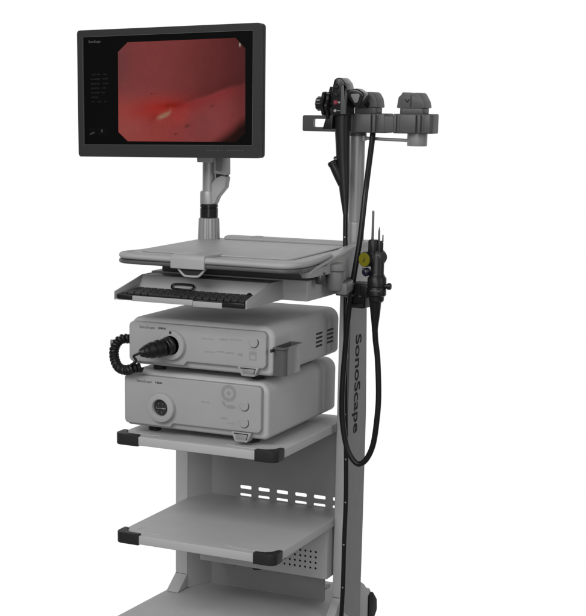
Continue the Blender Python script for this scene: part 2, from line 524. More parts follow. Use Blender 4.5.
# ------------------------------------------------------------------ keyboard tray and its housing (slides out under the table)
tray = MB()
tray.box((-0.1600, -0.0545, 1.2030), (0.1870, 0.1440, 1.2065), 0.0008)
tray = tray.build('keyboard_tray', PLASTIC, cart)
side = rpoly([(-0.0560, 1.2028, 0.001), (-0.0560, 1.2225, 0.003), (0.0790, 1.2500, 0.004), (0.145, 1.2500, 0), (0.145, 1.2028, 0)], 4)
for xa, xb in ((-0.1632, -0.1602), (0.1872, 0.1902)):
    MB().prism(side, 'YZ', xa, xb, 0.0006).build('tray_wall', PLASTIC, tray)
b = MB()
b.prism([(0.050, 1.2067), (0.0785, 1.2490), (0.142, 1.2490), (0.142, 1.2067)], 'YZ', -0.1600, 0.1870, 0.0006)
b.build('tray_back', PLASTIC, tray)
b = MB()
b.box((-0.1110, -0.0590, 1.2028), (0.0510, -0.0548, 1.2158), 0.001)
b.box((0.0516, -0.0580, 1.2005), (0.1278, -0.0548, 1.2135), 0.001)
b.build('tray_lip', PLASTIC, tray)
b = MB()
b.prism(rpoly([(-0.1735, 0.146, 0.002), (0.2555, 0.146, 0.004), (0.2585, 0.230, 0.004), (0.2585, 0.42, 0.004), (-0.1735, 0.42, 0.004)], 4), 'XY', 1.2020, 1.2520, 0.003)
hous = b.build('tray_housing', PLASTIC, cart)
MB().box((-0.15, 0.16, 1.2522), (0.24, 0.41, 1.2733), 0.001).build('tray_hanger', CHAR, hous)
# recessed pull in the tray's back wall: black loop
b = MB()
c = Vector((-0.036, 0.056, 1.2290))
loop = []
for k in range(33):
    a = 2 * PI * k / 32
    x = 0.030 * math.copysign(abs(math.cos(a)) ** 0.45, math.cos(a)); y = 0.0075 * math.copysign(abs(math.sin(a)) ** 0.7, math.sin(a))
    loop.append((c.x + x, c.y + y * 0.62, c.z + y * 0.78))
b.tube(loop, 0.0027, 10, 1, smooth=False)
b.build('tray_pull', GLOSS, tray)

# ================================================================== KEYBOARD
kb = thing('keyboard', (0.02, 0.0, 1.2068), 'flat black computer keyboard lying in the pulled-out tray', 'keyboard')
b = MB()
b.prism([(-0.0535, 1.2069), (0.0485, 1.2069), (0.0485, 1.2200), (-0.0535, 1.2165)], 'YZ', -0.1560, 0.1860, 0.0015)
kbody = b.build('keyboard_body', BLACK, kb)
b = MB()
rows = 6
for r_ in range(rows):
    y0 = -0.0465 + r_ * 0.0150 + (0.002 if r_ == 5 else 0)
    x = -0.150
    ki = 0
    while x < 0.170:
        w = 0.0158
        if r_ == 0 and 4 <= ki <= 4: w = 0.088
        if r_ in (1, 2) and ki == 0: w = 0.026
        z0 = 1.2169 + (y0 + 0.0535) / 0.102 * 0.0035
        b.box((x, y0, z0 - 0.0012), (x + w, y0 + 0.0128, z0 + 0.0038), 0.0014, 1)
        x += w + 0.0028; ki += 1
b.build('keys', KEY, kb)
# trackball pad at the right end, overhanging the front of the tray
b = MB()
b.box((0.1285, -0.0605, 1.2040), (0.1868, -0.0545, 1.2168), 0.002)
b.build('front_edge', BLACK, kb)
MB().box((-0.1530, -0.0600, 1.2055), (-0.1120, -0.0545, 1.2175), 0.002).build('front_edge', BLACK, kb)
MB().lathe([(0.006, 0), (0.0065, 0.004), (0.0035, 0.0075), (0, 0.008)], (0.150, 0.043, 1.2198), n=18).build('indicator_knob', GLOSS, kb)

# ================================================================== PROCESSOR UNITS
def unit(name, label, x0, x1, px0, px1, z0, z1, y1, pz0, pz1, lobe_x):
    root = thing(name, ((x0 + x1) / 2, 0.25, z0 - 0.015), label, 'medical device')
    b = MB()
    t = rpoly([(x0, z0, 0.012), (x1, z0, 0.014), (x1, z1, 0.030), (x0, z1, 0.030)], 8)
    b.prism(t, 'XZ', 0.045, y1, 0.014, 5, 60)
    h = b.build('housing', HOUSING, root)
    P = rpoly([(px0, pz0 - 0.006, 0.010), (lobe_x, pz0 - 0.006, 0.004), (lobe_x + 0.010, pz0 + 0.004, 0.004), (px1, pz0 + 0.004, 0.012), (px1, pz1, 0.012), (px0, pz1, 0.012)], 6)
    p = MB().prism(P, 'XZ', 0.030, 0.062, 0.0032, 4, 60).build('front_panel', PANEL, root)
    for fx in (x0 + 0.06, x1 - 0.06):
        for fy in (0.09, y1 - 0.08):
            MB().lathe([(0.017, z0 + 0.002), (0.016, z0 - 0.0148), (0.0, z0 - 0.0148)], (fx, fy, 0), n=24).build('foot', RUBBER, root)
    return root, h, p


def trapezoid_foot(parent, xa, xb, zt, zb, y):
    ins = (xb - xa) * 0.21
    P = rpoly([(xa, zt, 0.002), (xb, zt, 0.002), (xb - ins, zb, 0.004), (xa + ins, zb, 0.004)], 4)
    f = MB().prism(P, 'XZ', y, y + 0.03, 0.002).build('front_foot', PANEL, parent)
    P2 = rpoly([(xa + 0.014, zt - 0.005, 0.001), (xb - 0.012, zt - 0.005, 0.001), (xb - ins - 0.004, zb + 0.006, 0.002), (xa + ins + 0.004, zb + 0.006, 0.002)], 3)
    MB().prism(P2, 'XZ', y - 0.001, y + 0.002, 0.0004).build('foot_inlay', METAL, f)
    MB().tube([(xa + 0.010, y - 0.001, zt - 0.0035), (xb - 0.009, y - 0.001, zt - 0.0035), (xb - ins - 0.001, y - 0.001, zb + 0.007)], 0.0012, 8, smooth=False).build('foot_edge', INNER, f)


def faint_words(parent, spots, y, material, name='panel_print'):
    b = MB()
    for (xa, xb, z, h) in spots:
        x = xa
        while x < xb:
            w = random.uniform(0.0009, 0.0026)
            b.box((x, y - 0.0002, z - h * random.uniform(0.2, 0.42)), (min(x + w, xb), y + 0.0004, z + h * random.uniform(0.2, 0.45)))
            x += w + 0.0010
    return b.build(name, material, parent)


MX = lambda x, y, z: Matrix(((1, 0, 0, x), (0, 0, -1, y), (0, 1, 0, z), (0, 0, 0, 1)))

# --- lower unit
u2, h2, p2 = unit('light_source', 'lower grey box on the upper shelf with open round socket and ring emblem', -0.192, 0.203, -0.186, 0.1905, 0.873, 1.0145, 0.475, 0.888, 1.0060, -0.058)
trapezoid_foot(p2, 0.110, 0.166, 0.8905, 0.8660, 0.030)
ring = MB().lathe([(0.0372, 0.002), (0.0372, -0.010), (0.0355, -0.013), (0.0285, -0.0150), (0.0225, -0.0150), (0.0205, -0.012), (0.0205, 0.0)], (-0.078, 0.030, 0.9310), (0, 1, 0), 48).build('socket_ring', PLASTIC, p2)
so = MB().cyl((-0.078, 0.0250, 0.9310), 0.0204, 0.004, (0, 1, 0)).build('socket', INNER, ring)
b = MB()
b.box((-0.092, 0.0215, 0.9275), (-0.064, 0.0252, 0.9305), 0.0005)
for a in range(6):
    b.cyl((-0.078 + 0.012 * math.cos(a), 0.0205, 0.931 + 0.012 * math.sin(a)), 0.0016, 0.005, (0, 1, 0), n=10)
b.build('socket_pin', STEEL, so)
# ring emblem
out = [(0.104 + 0.0205 * math.cos(2 * PI * k / 40), 0.9835 + 0.0205 * math.sin(2 * PI * k / 40)) for k in range(40)]
inn = [(0.104 + 0.0125 * math.cos(2 * PI * k / 32), 0.9835 + 0.0125 * math.sin(2 * PI * k / 32)) for k in range(32)]
b = MB().plate(out, [inn], 'XZ', 0.0296, 0.0303)
b.prism([(0.104 + 0.0055 * math.cos(2 * PI * k / 16), 0.9835 + 0.0055 * math.sin(2 * PI * k / 16)) for k in range(16)], 'XZ', 0.0296, 0.0303)
b.prism(rpoly([(0.086, 0.9635, 0), (0.093, 0.961, 0), (0.097, 0.952, 0), (0.094, 0.949, 0), (0.088, 0.956, 0)]), 'XZ', 0.0296, 0.0303)
b.prism(rrect(0.0985, 0.9465, 0.122, 0.9545, 0.002, 3), 'XZ', 0.0296, 0.0303)
b.build('ring_emblem', DECAL_FAINT, p2)
faint_words(p2, [(0.030, 0.052, 0.9555, 0.004)], 0.0298, DECAL_FAINT)
faint_words(p2, [(0.083, 0.100, 0.9205, 0.006), (0.100, 0.122, 0.9095, 0.003)], 0.0298, DECAL_FAINT)
for z in (0.9560, 0.9145):
    bt = MB().lathe([(0.0115, 0.001), (0.0115, -0.0022), (0.0100, -0.0034), (0.0, -0.0030)], (0.1465, 0.0300, z), (0, 1, 0), 32).build('button', PANEL, p2)
    MB().tube([(0.1465 + 0.0122 * math.cos(a), 0.0300, z + 0.0122 * math.sin(a)) for a in [math.radians(q) for q in range(-120, 50, 10)]], 0.0010, 6, smooth=False).build('button_groove', INNER, bt)
text_mesh('unit_lettering', 'SonoScape', 0.0098, DECAL, p2, MX(-0.1510, 0.0299, 0.9885), 0.0002)
faint_words(p2, [(-0.098, -0.079, 0.9915, 0.0065)], 0.0298, DECAL, 'model_print')

# --- upper unit
u1, h1, p1 = unit('image_processor', 'upper grey box stacked under the keyboard tray, with a black cable plugged in its front', -0.178, 0.215, -0.172, 0.2010, 1.0300, 1.1500, 0.458, 1.0460, 1.1390, -0.020)
trapezoid_foot(p1, 0.125, 0.184, 1.0520, 1.0290, 0.030)
ring = MB().lathe([(0.0370, 0.002), (0.0370, -0.008), (0.0350, -0.011), (0.0285, -0.0120), (0.0235, -0.0110), (0.0230, 0.0)], (-0.050, 0.030, 1.0890), (0, 1, 0), 48).build('socket_ring', PLASTIC, p1)
MB().lathe([(0.0038, 0), (0.0028, -0.001), (0, -0.001)], (-0.050, 0.0185, 1.1205), (0, 1, 0), 12).build('index_dot', INNER, ring)
bt = MB().lathe([(0.0118, 0.001), (0.0118, -0.0022), (0.0102, -0.0034), (0.0, -0.0030)], (0.1690, 0.0300, 1.1120), (0, 1, 0), 32).build('button', PANEL, p1)
MB().tube([(0.1690 + 0.0125 * math.cos(a), 0.0300, 1.1120 + 0.0125 * math.sin(a)) for a in [math.radians(q) for q in range(-120, 50, 10)]], 0.0011, 6, smooth=False).build('button_groove', INNER, bt)
faint_words(p1, [(0.030, 0.062, 1.1115, 0.004), (0.078, 0.100, 1.1130, 0.006), (0.104, 0.140, 1.1150, 0.003)], 0.0298, DECAL_FAINT)
faint_words(p1, [(0.038, 0.066, 1.0800, 0.004), (0.072, 0.090, 1.0830, 0.006), (0.094, 0.118, 1.0820, 0.005), (0.128, 0.140, 1.0800, 0.009)], 0.0298, DECAL_FAINT)
b = MB()
b.plate(rrect(0.158, 1.069, 0.177, 1.091, 0.001, 2), [rrect(0.161, 1.072, 0.174, 1.082, 0.001, 2)], 'XZ', 0.0297, 0.0303)
b.box((0.156, 0.0297, 1.0945), (0.180, 0.0303, 1.0957))
b.build('panel_icon', DECAL_FAINT, p1)
text_mesh('unit_lettering', 'SonoScape', 0.0098, DECAL, p1, MX(-0.1420, 0.0299, 1.1240), 0.0002)
faint_words(p1, [(-0.090, -0.068, 1.1272, 0.0065)], 0.0298, DECAL, 'model_print')
for yc in (0.321, 0.394):
    for k in range(4):
        z = 1.0985 - k * 0.0105
        MB().prism(rpoly([(yc - 0.021, z - 0.0026, 0.0024), (yc + 0.021, z - 0.0026, 0.0024), (yc + 0.021, z + 0.0026, 0.0024), (yc - 0.021, z + 0.0026, 0.0024)], 3), 'YZ', 0.2135, 0.2153, 0.0).build('vent_slot', INNER, h1)

# --- cup clipped to the side of the upper unit
cup = thing('side_cup', (0.235, 0.10, 1.032), 'small smoky grey cup hooked on the right side of the upper box', 'container')
P = rpoly([(0.2156, 0.040, 0.003), (0.2475, 0.040, 0.014), (0.2475, 0.140, 0.014), (0.2156, 0.140, 0.003)], 6)
Pi = rpoly([(0.2180, 0.0425, 0.002), (0.2450, 0.0425, 0.012), (0.2450, 0.1375, 0.012), (0.2180, 0.1375, 0.002)], 6)
cb = MB().plate(P, [Pi], 'XY', 1.0350, 1.0985).build('cup_body', SMOKE, cup)
MB().prism(Pi, 'XY', 1.0352, 1.0385).build('cup_floor', SMOKE, cb)
P = rpoly([(0.2156, 0.036, 0.003), (0.2510, 0.036, 0.016), (0.2510, 0.144, 0.016), (0.2156, 0.144, 0.003)], 6)
MB().plate(P, [Pi], 'XY', 1.0986, 1.1035).build('cup_rim', SMOKE, cup)
MB().box((0.2156, 0.022, 1.0930), (0.2200, 0.052, 1.1005), 0.001).build('clip', INNER, cup)

# ================================================================== COILED CABLE
cc = thing('coiled_cable', (-0.055, 0.0, 1.04), 'black coiled cable with thick plug looping left of the upper box', 'cable')
d = Vector((-0.016, -0.052, -0.010)).normalized()
o = Vector((-0.053, 0.020, 1.0890))
plug = MB().lathe([(0.0225, 0), (0.0225, 0.006), (0.0205, 0.0085), (0.0215, 0.0095), (0.0215, 0.0165), (0.0200, 0.018)], o, d, 40).build('plug_collar', BLACK, cc)
d2 = Vector((-0.036, -0.036, -0.009)).normalized()
o2 = o + d * 0.016
MB().lathe([(0.0212, 0), (0.0218, 0.005), (0.0196, 0.007), (0.0196, 0.010), (0.0218, 0.012), (0.0218, 0.021), (0.0190, 0.023), (0.0190, 0.026), (0.0204, 0.028), (0.0190, 0.040), (0.0168, 0.0415), (0.0172, 0.044), (0.0150, 0.052), (0.0128, 0.0535), (0.0128, 0.056), (0.0085, 0.064)], o2, d2, 36).build('plug_boot', BLACK, cc)
e = o2 + d2 * 0.062
path = [e, e + Vector((-0.018, -0.002, -0.010)), Vector((-0.128, -0.012, 1.050)), Vector((-0.148, 0.000, 1.036))]
MB().tube(path, 0.0032, 10, 8).build('cable_lead', BLACK, cc)
# the coil itself: a helix wound along a loop
core = catmull([(-0.128, 0.014, 1.0280), (-0.146, 0.008, 1.0265), (-0.172, 0.012, 1.0185), (-0.199, 0.022, 1.0230), (-0.217, 0.034, 1.0440), (-0.222, 0.046, 1.0680), (-0.213, 0.058, 1.0850), (-0.198, 0.070, 1.0870), (-0.186, 0.085, 1.0800), (-0.184, 0.100, 1.060)], 30)
L = [0.0]
for a, b_ in zip(core, core[1:]): L.append(L[-1] + (b_ - a).length)
turns = L[-1] / 0.0088
prev = Vector((0, 1, 0)); hx = []
STEP = 16
import bisect
for k in range(int(turns * STEP)):
    s_ = L[-1] * k / (turns * STEP)
    i = min(bisect.bisect_right(L, s_) - 1, len(core) - 2)
    f = (s_ - L[i]) / max(1e-9, L[i + 1] - L[i])
    p = core[i].lerp(core[i + 1], f); t_ = (core[i + 1] - core[i]).normalized()
    x = (prev - t_ * prev.dot(t_)).normalized(); prev = x; y = t_.cross(x)
    a = 2 * PI * k / STEP
    hx.append(p + (x * math.cos(a) + y * math.sin(a)) * 0.0082)
MB().tube(hx, 0.0047, 8, 1, smooth=False).build('coil', BLACK, cc)

MB().tube([(-0.2305, 0.050, 1.0850), (-0.2290, 0.048, 1.0740), (-0.2230, 0.046, 1.0600), (-0.2180, 0.044, 1.0480)], [0.0060, 0.0068, 0.0066, 0.0050], 16, 6).build('lit_coil_end', MIDGREY, cc)  # grey lump imitates the brightly lit outer turn of the black coil

# ================================================================== MONITOR ARM
stand = thing('monitor_stand', (-0.1745, 0.466, 1.3065), 'grey jointed monitor stand post with black ring on the tabletop', 'monitor stand')
AX, AY = -0.1745, 0.4660
MB().lathe([(0.0292, 1.3066), (0.0288, 1.318), (0.0276, 1.352), (0.0268, 1.362), (0.0230, 1.3645)], (AX, AY, 0), n=144, lobes=18, lobe=0.022).build('fluted_collar', METAL, stand)
rg = MB().lathe([(0.0225, 1.3640), (0.0243, 1.366), (0.0243, 1.3885), (0.0228, 1.3895), (0.0228, 1.3910), (0.0243, 1.3920), (0.0243, 1.3985), (0.0220, 1.400)], (AX, AY, 0), n=40).build('black_ring', GLOSS, stand)
MB().lathe([(0.0235, 1.4003), (0.0245, 1.4015), (0.0242, 1.430), (0.0225, 1.4345)], (AX, AY, 0), n=40).build('sleeve', METAL, stand)
MB().lathe([(0.0180, 1.432), (0.0180, 1.64)], (AX, AY, 0), n=40).build('post', METAL, stand)
b = MB()
b.prism(rpoly([(-0.150, 1.402, 0.004), (-0.142, 1.420, 0.014), (-0.1190, 1.446, 0.006), (-0.1150, 1.474, 0.003), (-0.1300, 1.4775, 0.003), (-0.1480, 1.4700, 0.006), (-0.160, 1.455, 0.0), (-0.160, 1.402, 0.0)], 6), 'XZ', 0.449, 0.475, 0.005, 3)
br = b.build('hinge_bracket', PLASTIC, stand)
b = MB()
b.prism(rpoly([(-0.152, 1.4820, 0.003), (-0.1280, 1.4800, 0.003), (-0.1155, 1.4770, 0.004), (-0.1165, 1.56, 0.004), (-0.152, 1.56, 0.0)], 5), 'XZ', 0.446, 0.476, 0.006, 3)
kn = b.build('hinge_knuckle', PLASTIC, stand)
MB().prism(rpoly([(-0.1440, 1.4900, 0.004), (-0.1260, 1.4880, 0.004), (-0.1230, 1.54, 0.003), (-0.1440, 1.54, 0.003)], 4), 'XZ', 0.4435, 0.4465, 0.0015, 2).build('knuckle_cover', MIDGREY, kn)
MB().box((-0.1495, 0.4560, 1.460), (-0.118, 0.470, 1.490)).build('hinge_pin', INNER, br)
b = MB()
b.prism(rpoly([(-0.196, 1.511, 0.002), (-0.152, 1.511, 0.002), (-0.150, 1.540, 0.002), (-0.199, 1.540, 0.002)], 3), 'XZ', 0.436, 0.480, 0.003)
b.box((-0.215, 0.405, 1.560), (-0.125, 0.480, 1.690), 0.008)
b.build('tilt_head', PLASTIC, stand)
MB().box((-0.250, 0.378, 1.575), (-0.130, 0.4045, 1.685), 0.003).build('mount_plate', DARKMETAL, stand)

# ================================================================== MONITOR  (built in its own frame, then turned)
yaw, tilt, rl = -0.0877085, 0.0228206, 0.0190447
r0 = Vector((math.cos(yaw), math.sin(yaw), 0)); n0 = Vector((math.sin(yaw), -math.cos(yaw), 0))
u0 = Vector((0, 0, 1)) * math.cos(tilt) - n0 * math.sin(tilt)
rr = r0 * math.cos(rl) + u0 * math.sin(rl); uu = u0 * math.cos(rl) - r0 * math.sin(rl); bb = uu.cross(rr)
mon = thing('monitor', (-0.2387, 0.340, 1.6903), 'wide black flat-panel monitor showing a red endoscopy picture', 'monitor')
mm = Matrix.Identity(4)
for i in range(3):
    mm[i][0], mm[i][1], mm[i][2] = rr[i], bb[i], uu[i]
mm.translation = (-0.2387, 0.340, 1.6903)
mon.matrix_world = mm
ORIG[mon.name] = Vector((0, 0, 0))
hw, hh = 0.2831, 0.1651
outer = rrect(-hw, -hh, hw, hh, 0.009, 6)
inner = [(-0.2645, -0.1332), (0.2615, -0.1332), (0.2615, 0.1474), (-0.2645, 0.1474)]
bz = MB().plate(outer, [inner], 'XZ', 0.0, 0.014).build('bezel', BEZEL, mon)
b = MB()
b.prism(rrect(-hw + .0006, -hh + .0006, hw - .0006, hh - .0006, 0.009, 6), 'XZ', 0.0141, 0.030, 0.004, 3, 60)
b.prism(rrect(-0.25, -0.13, 0.25, 0.13, 0.02, 6), 'XZ', 0.0301, 0.042, 0.006, 3, 60)
b.build('rear_shell', BEZEL, mon)
# thin lighter bead round the glass: highlight of the bezel's inner edge, painted in
b = MB()
b.plate([(-0.2650, -0.1337), (0.2620, -0.1337), (0.2620, 0.1479), (-0.2650, 0.1479)], [[(-0.2640, -0.1327), (0.2610, -0.1327), (0.2610, 0.1469), (-0.2640, 0.1469)]], 'XZ', -0.0004, 0.003)
b.build('highlight_bead', CHAR, bz)
b = MB()
x = 0.127
while x < 0.238:
    w = random.uniform(0.002, 0.007)
    if not (0.170 < x < 0.180):
        b.box((x, -0.0003, -0.1470), (x + w, 0.0004, -0.1455))
    x += w + random.uniform(0.002, 0.006)
b.build('bezel_print', CHAR, bz)

SCREEN = bpy.data.materials.new('black_screen'); SCREEN.use_nodes = True
p = SCREEN.node_tree.nodes['Principled BSDF']
p.inputs['Base Color'].default_value = (0.003, 0.003, 0.003, 1); p.inputs['Roughness'].default_value = 0.4
p.inputs['Specular IOR Level'].default_value = 0.06
p.inputs['Emission Color'].default_value = (0.6, 0.7, 0.65, 1); p.inputs['Emission Strength'].default_value = 0.0006
scr = MB().box((-0.2646, 0.0030, -0.1333), (0.2616, 0.0060, 0.1475)).build('screen', SCREEN, mon)

# the red picture: mucosa on a lit panel, drawn with noise
def image_mat():
    M = bpy.data.materials.new('lit_endoscopic_picture'); M.use_nodes = True
    t = M.node_tree; t.nodes.clear()
    N = t.nodes.new; Lk = t.links.new
    out = N('ShaderNodeOutputMaterial'); em = N('ShaderNodeEmission'); Lk(em.outputs[0], out.inputs[0])
    tc = N('ShaderNodeTexCoord'); sep = N('ShaderNodeSeparateXYZ'); Lk(tc.outputs['Object'], sep.inputs[0])

    def math_(op, a, b=None, c=None):
        n = N('ShaderNodeMath'); n.operation = op
        for i, v in enumerate((a, b, c)):
            if v is None: continue
            if isinstance(v, (int, float)): n.inputs[i].default_value = v
            else: Lk(v, n.inputs[i])
        return n.outputs[0]

    def noise(scale, detail=4, rough=0.55, dist=0.0):
        n = N('ShaderNodeTexNoise'); n.inputs['Scale'].default_value = scale; n.inputs['Detail'].default_value = detail
        n.inputs['Roughness'].default_value = rough; n.inputs['Distortion'].default_value = dist
        Lk(tc.outputs['Object'], n.inputs['Vector']); return n.outputs['Fac']

    def gauss(cx, cz, sx, sz, rot=0.0):
        dx = math_('SUBTRACT', sep.outputs['X'], cx); dz = math_('SUBTRACT', sep.outputs['Z'], cz)
        c, s = math.cos(rot), math.sin(rot)
        u = math_('ADD', math_('MULTIPLY', dx, c), math_('MULTIPLY', dz, s)); v = math_('SUBTRACT', math_('MULTIPLY', dz, c), math_('MULTIPLY', dx, s))
        q = math_('ADD', math_('POWER', math_('ABSOLUTE', math_('DIVIDE', u, sx)), 2.0), math_('POWER', math_('ABSOLUTE', math_('DIVIDE', v, sz)), 2.0))
        return math_('EXPONENT', math_('MULTIPLY', q, -1.0))

    def mix(f, a, b):
        n = N('ShaderNodeMix'); n.data_type = 'RGBA'; n.clamp_factor = True
        if isinstance(f, (int, float)): n.inputs['Factor'].default_value = f
        else: Lk(f, n.inputs['Factor'])
        for k, v in (('A', a), ('B', b)):
            if isinstance(v, tuple): n.inputs[k].default_value = (*v, 1)
            else: Lk(v, n.inputs[k])
        return n.outputs['Result']

    n1, n2, n3 = noise(13, 4, 0.55, 0.5), noise(55, 4, 0.6), noise(22, 6, 0.65, 0.8)
    X, Z = sep.outputs['X'], sep.outputs['Z']

    def ramp(v, a, b_, smooth=True):
        n = N('ShaderNodeMapRange'); n.interpolation_type = 'SMOOTHSTEP' if smooth else 'LINEAR'
        Lk(v, n.inputs['Value']); n.inputs['From Min'].default_value = a; n.inputs['From Max'].default_value = b_
        return n.outputs[0]

    wob = math_('MULTIPLY', math_('SUBTRACT', n1, 0.5), 0.030)
    wob2 = math_('ADD', wob, math_('MULTIPLY', math_('SUBTRACT', n3, 0.5), 0.012))
    # upper wall: dusky pink that darkens to the right where it turns away from the lamp
    col = mix(ramp(math_('ADD', X, wob), -0.05, 0.25), (0.190, 0.050, 0.049), (0.092, 0.024, 0.024))
    col = mix(math_('MULTIPLY', gauss(-0.155, 0.075, 0.045, 0.07), 0.45), col, (0.095, 0.045, 0.050))
    # lower wall
    low = ramp(math_('ADD', Z, wob2), 0.015, -0.050)
    col = mix(low, col, (0.255, 0.056, 0.051))
    col = mix(math_('MULTIPLY', gauss(-0.125, -0.080, 0.07, 0.06), 0.7), col, (0.275, 0.078, 0.072))
    # the fold crossing to the upper right: red crest below a crisp dark crease
    f = math_('SUBTRACT', math_('MULTIPLY', math_('MAXIMUM', math_('SUBTRACT', X, 0.040), 0.0), 0.265), 0.0285)
    d = math_('ADD', math_('SUBTRACT', Z, f), math_('MULTIPLY', wob2, 0.75))
    on = ramp(X, -0.030, 0.075)
    below = math_('MULTIPLY', ramp(d, 0.008, -0.009), ramp(X, -0.02, 0.08))
    col = mix(math_('MULTIPLY', below, 0.75), col, (0.205, 0.050, 0.050))
    crest = math_('MULTIPLY', below, math_('EXPONENT', math_('MULTIPLY', math_('POWER', math_('DIVIDE', math_('ADD', d, 0.014), 0.016), 2.0), -1.0)))
    col = mix(math_('MULTIPLY', crest, 0.55), col, (0.225, 0.036, 0.038))
    crease = math_('MULTIPLY', math_('MULTIPLY', ramp(d, -0.007, 0.005), on), math_('EXPONENT', math_('DIVIDE', math_('MAXIMUM', d, 0.0), -0.022)))
    col = mix(math_('MULTIPLY', crease, 0.62), col, (0.075, 0.018, 0.017))
    # inflamed patch
    col = mix(math_('MULTIPLY', gauss(-0.035, -0.040, 0.085, 0.026, 0.12), math_('ADD', 0.45, math_('MULTIPLY', n3, 0.5))), col, (0.315, 0.036, 0.032))
    col = mix(math_('MULTIPLY', gauss(0.022, -0.033, 0.038, 0.0075, 0.05), 0.8), col, (0.185, 0.016, 0.012))
    col = mix(math_('MULTIPLY', gauss(0.040, -0.062, 0.030, 0.024), 0.65), col, (0.32, 0.055, 0.050))
    col = mix(math_('MULTIPLY', gauss(-0.035, -0.064, 0.018, 0.010, 0.3), 0.5), col, (0.20, 0.022, 0.020))
    # lower right turns grey-pink, then falls off to black behind the next fold
    col = mix(math_('MULTIPLY', gauss(0.130, -0.085, 0.070, 0.045, 0.4), 0.5), col, (0.180, 0.058, 0.058))
    col = mix(math_('MULTIPLY', ramp(X, 0.165, 0.250), 0.62), col, (0.070, 0.022, 0.022))
    e_ = math_('ADD', math_('SUBTRACT', math_('MULTIPLY', math_('SUBTRACT', X, 0.140), 0.527), math_('MULTIPLY', math_('ADD', Z, 0.122), 0.85)), math_('MULTIPLY', wob2, 0.5))
    col = mix(math_('MULTIPLY', ramp(e_, -0.010, 0.024), 0.96), col, (0.012, 0.007, 0.006))
    # small pale ulcer with a pitted centre and a thin tail
    ux = math_('ADD', 0.42, math_('MULTIPLY', n2, 1.1))
    col = mix(math_('MULTIPLY', gauss(-0.010, -0.0590, 0.0165, 0.0055, 0.36), ux), col, (0.30, 0.185, 0.125))
    col = mix(math_('MULTIPLY', gauss(0.006, -0.0535, 0.0085, 0.0040, 0.7), ux), col, (0.30, 0.17, 0.10))
    col = mix(math_('MULTIPLY', gauss(0.013, -0.0440, 0.0022, 0.0085, 0.0), 0.5), col, (0.33, 0.10, 0.085))
    col = mix(math_('MULTIPLY', gauss(-0.010, -0.0580, 0.0045, 0.0018, 0.3), 0.7), col, (0.12, 0.075, 0.04))
    for cx, cz, s in ((0.066, -0.0850, 0.0085), (0.140, -0.0350, 0.0075), (-0.046, -0.0020, 0.0030), (-0.036, -0.0015, 0.0025), (-0.026, -0.001, 0.0025), (0.030, -0.105, 0.005)):
        col = mix(math_('MULTIPLY', gauss(cx, cz, s, s * 0.5, 0.3), ramp(n2, 0.40, 0.60)), col, (0.080, 0.026, 0.020))
    col = mix(gauss(0.222, 0.114, 0.0022, 0.0042), col, (0.42, 0.36, 0.33))
    # vignette of the scope's own lamp is part of the picture; fine vessel mottling
    v = N('ShaderNodeHueSaturation'); v.inputs['Saturation'].default_value = 1.06; Lk(col, v.inputs['Color'])
    Lk(math_('ADD', 0.80, math_('ADD', math_('MULTIPLY', n3, 0.27), math_('MULTIPLY', n2, 0.14))), v.inputs['Value'])
    Lk(v.outputs[0], em.inputs['Color']); em.inputs['Strength'].default_value = 0.93
    return M


octo = [(-0.1220, -0.1240), (0.2105, -0.1248), (0.2388, -0.1025), (0.2376, 0.1040), (0.2090, 0.1310), (-0.1205, 0.1300), (-0.1515, 0.1060), (-0.1525, -0.0999)]
b = MB()
b.prism(octo, 'XZ', 0.0024, 0.0032)
b.build('endoscopic_picture', image_mat(), scr)
UI = mat('interface_grey', (0.003, 0.003, 0.003), 0.6, spec=0.05, emit=((1, 1, 1), 0.013))
UIB = mat('interface_white', (0.02, 0.02, 0.02), 0.5, emit=((0.9, 1, 0.95), 0.07))
b = MB()
for k in range(7):
    z = 0.0500 - k * 0.0118
    x = -0.241 + (0.003 if k in (0, 6) else 0)
    segs = [0.028, 0.012] if k not in (6,) else [0.010, 0.010, 0.008]
    if k in (1, 2): segs = [0.030, 0.018]
    if k == 5: segs = [0.024]
    for sg in segs:
        xe = x + sg
        while x < xe:
            w = random.uniform(0.0015, 0.0032)
            b.box((x, 0.0024, z - random.uniform(0.0012, 0.0026)), (min(x + w, xe), 0.0031, z + random.uniform(0.0010, 0.0022)))
            x += w + 0.0009
        x += 0.006 if k != 6 else 0.007
b.build('screen_readout', UI, scr)
b = MB()
b.box((-0.2475, 0.0026, -0.1085), (-0.2265, 0.0031, -0.0870)); b.box((-0.2215, 0.0026, -0.1085), (-0.1840, 0.0031, -0.0870))
b.build('screen_tile', mat('interface_tile', (0.003, 0.003, 0.003), 0.6, spec=0.05, emit=((1, 1, 1), 0.0012)), scr)
b = MB()
b.tube([(-0.2450, 0.0024, -0.1060), (-0.2400, 0.0024, -0.1040), (-0.2360, 0.0024, -0.1025), (-0.2310, 0.0024, -0.1000)], 0.0011, 6, 4)
b.build('screen_icon', UIB, scr); b = MB()
b.tube([(-0.2060, 0.0024, -0.1010), (-0.2060, 0.0024, -0.0930)], 0.0012, 6, smooth=False)
b.build('screen_icon', UIB, scr)
text_mesh('screen_lettering', 'SonoScape', 0.0090, UIB, scr, MX(-0.2470, 0.0026, 0.1322), 0.0002)

# ================================================================== SCOPE HANGER
hg = thing('scope_hanger', (0.25, 0.46, 1.56), 'charcoal twin-holder rack with slotted handle on top of the pole', 'rack')
b = MB()
b.plate(rrect(0.113, 1.5975, 0.250, 1.6375, 0.005, 5), [rrect(0.142, 1.6085, 0.182, 1.6285, 0.003, 4)], 'XZ', 0.424, 0.438)
b.build('slotted_handle', DARKMETAL, hg)


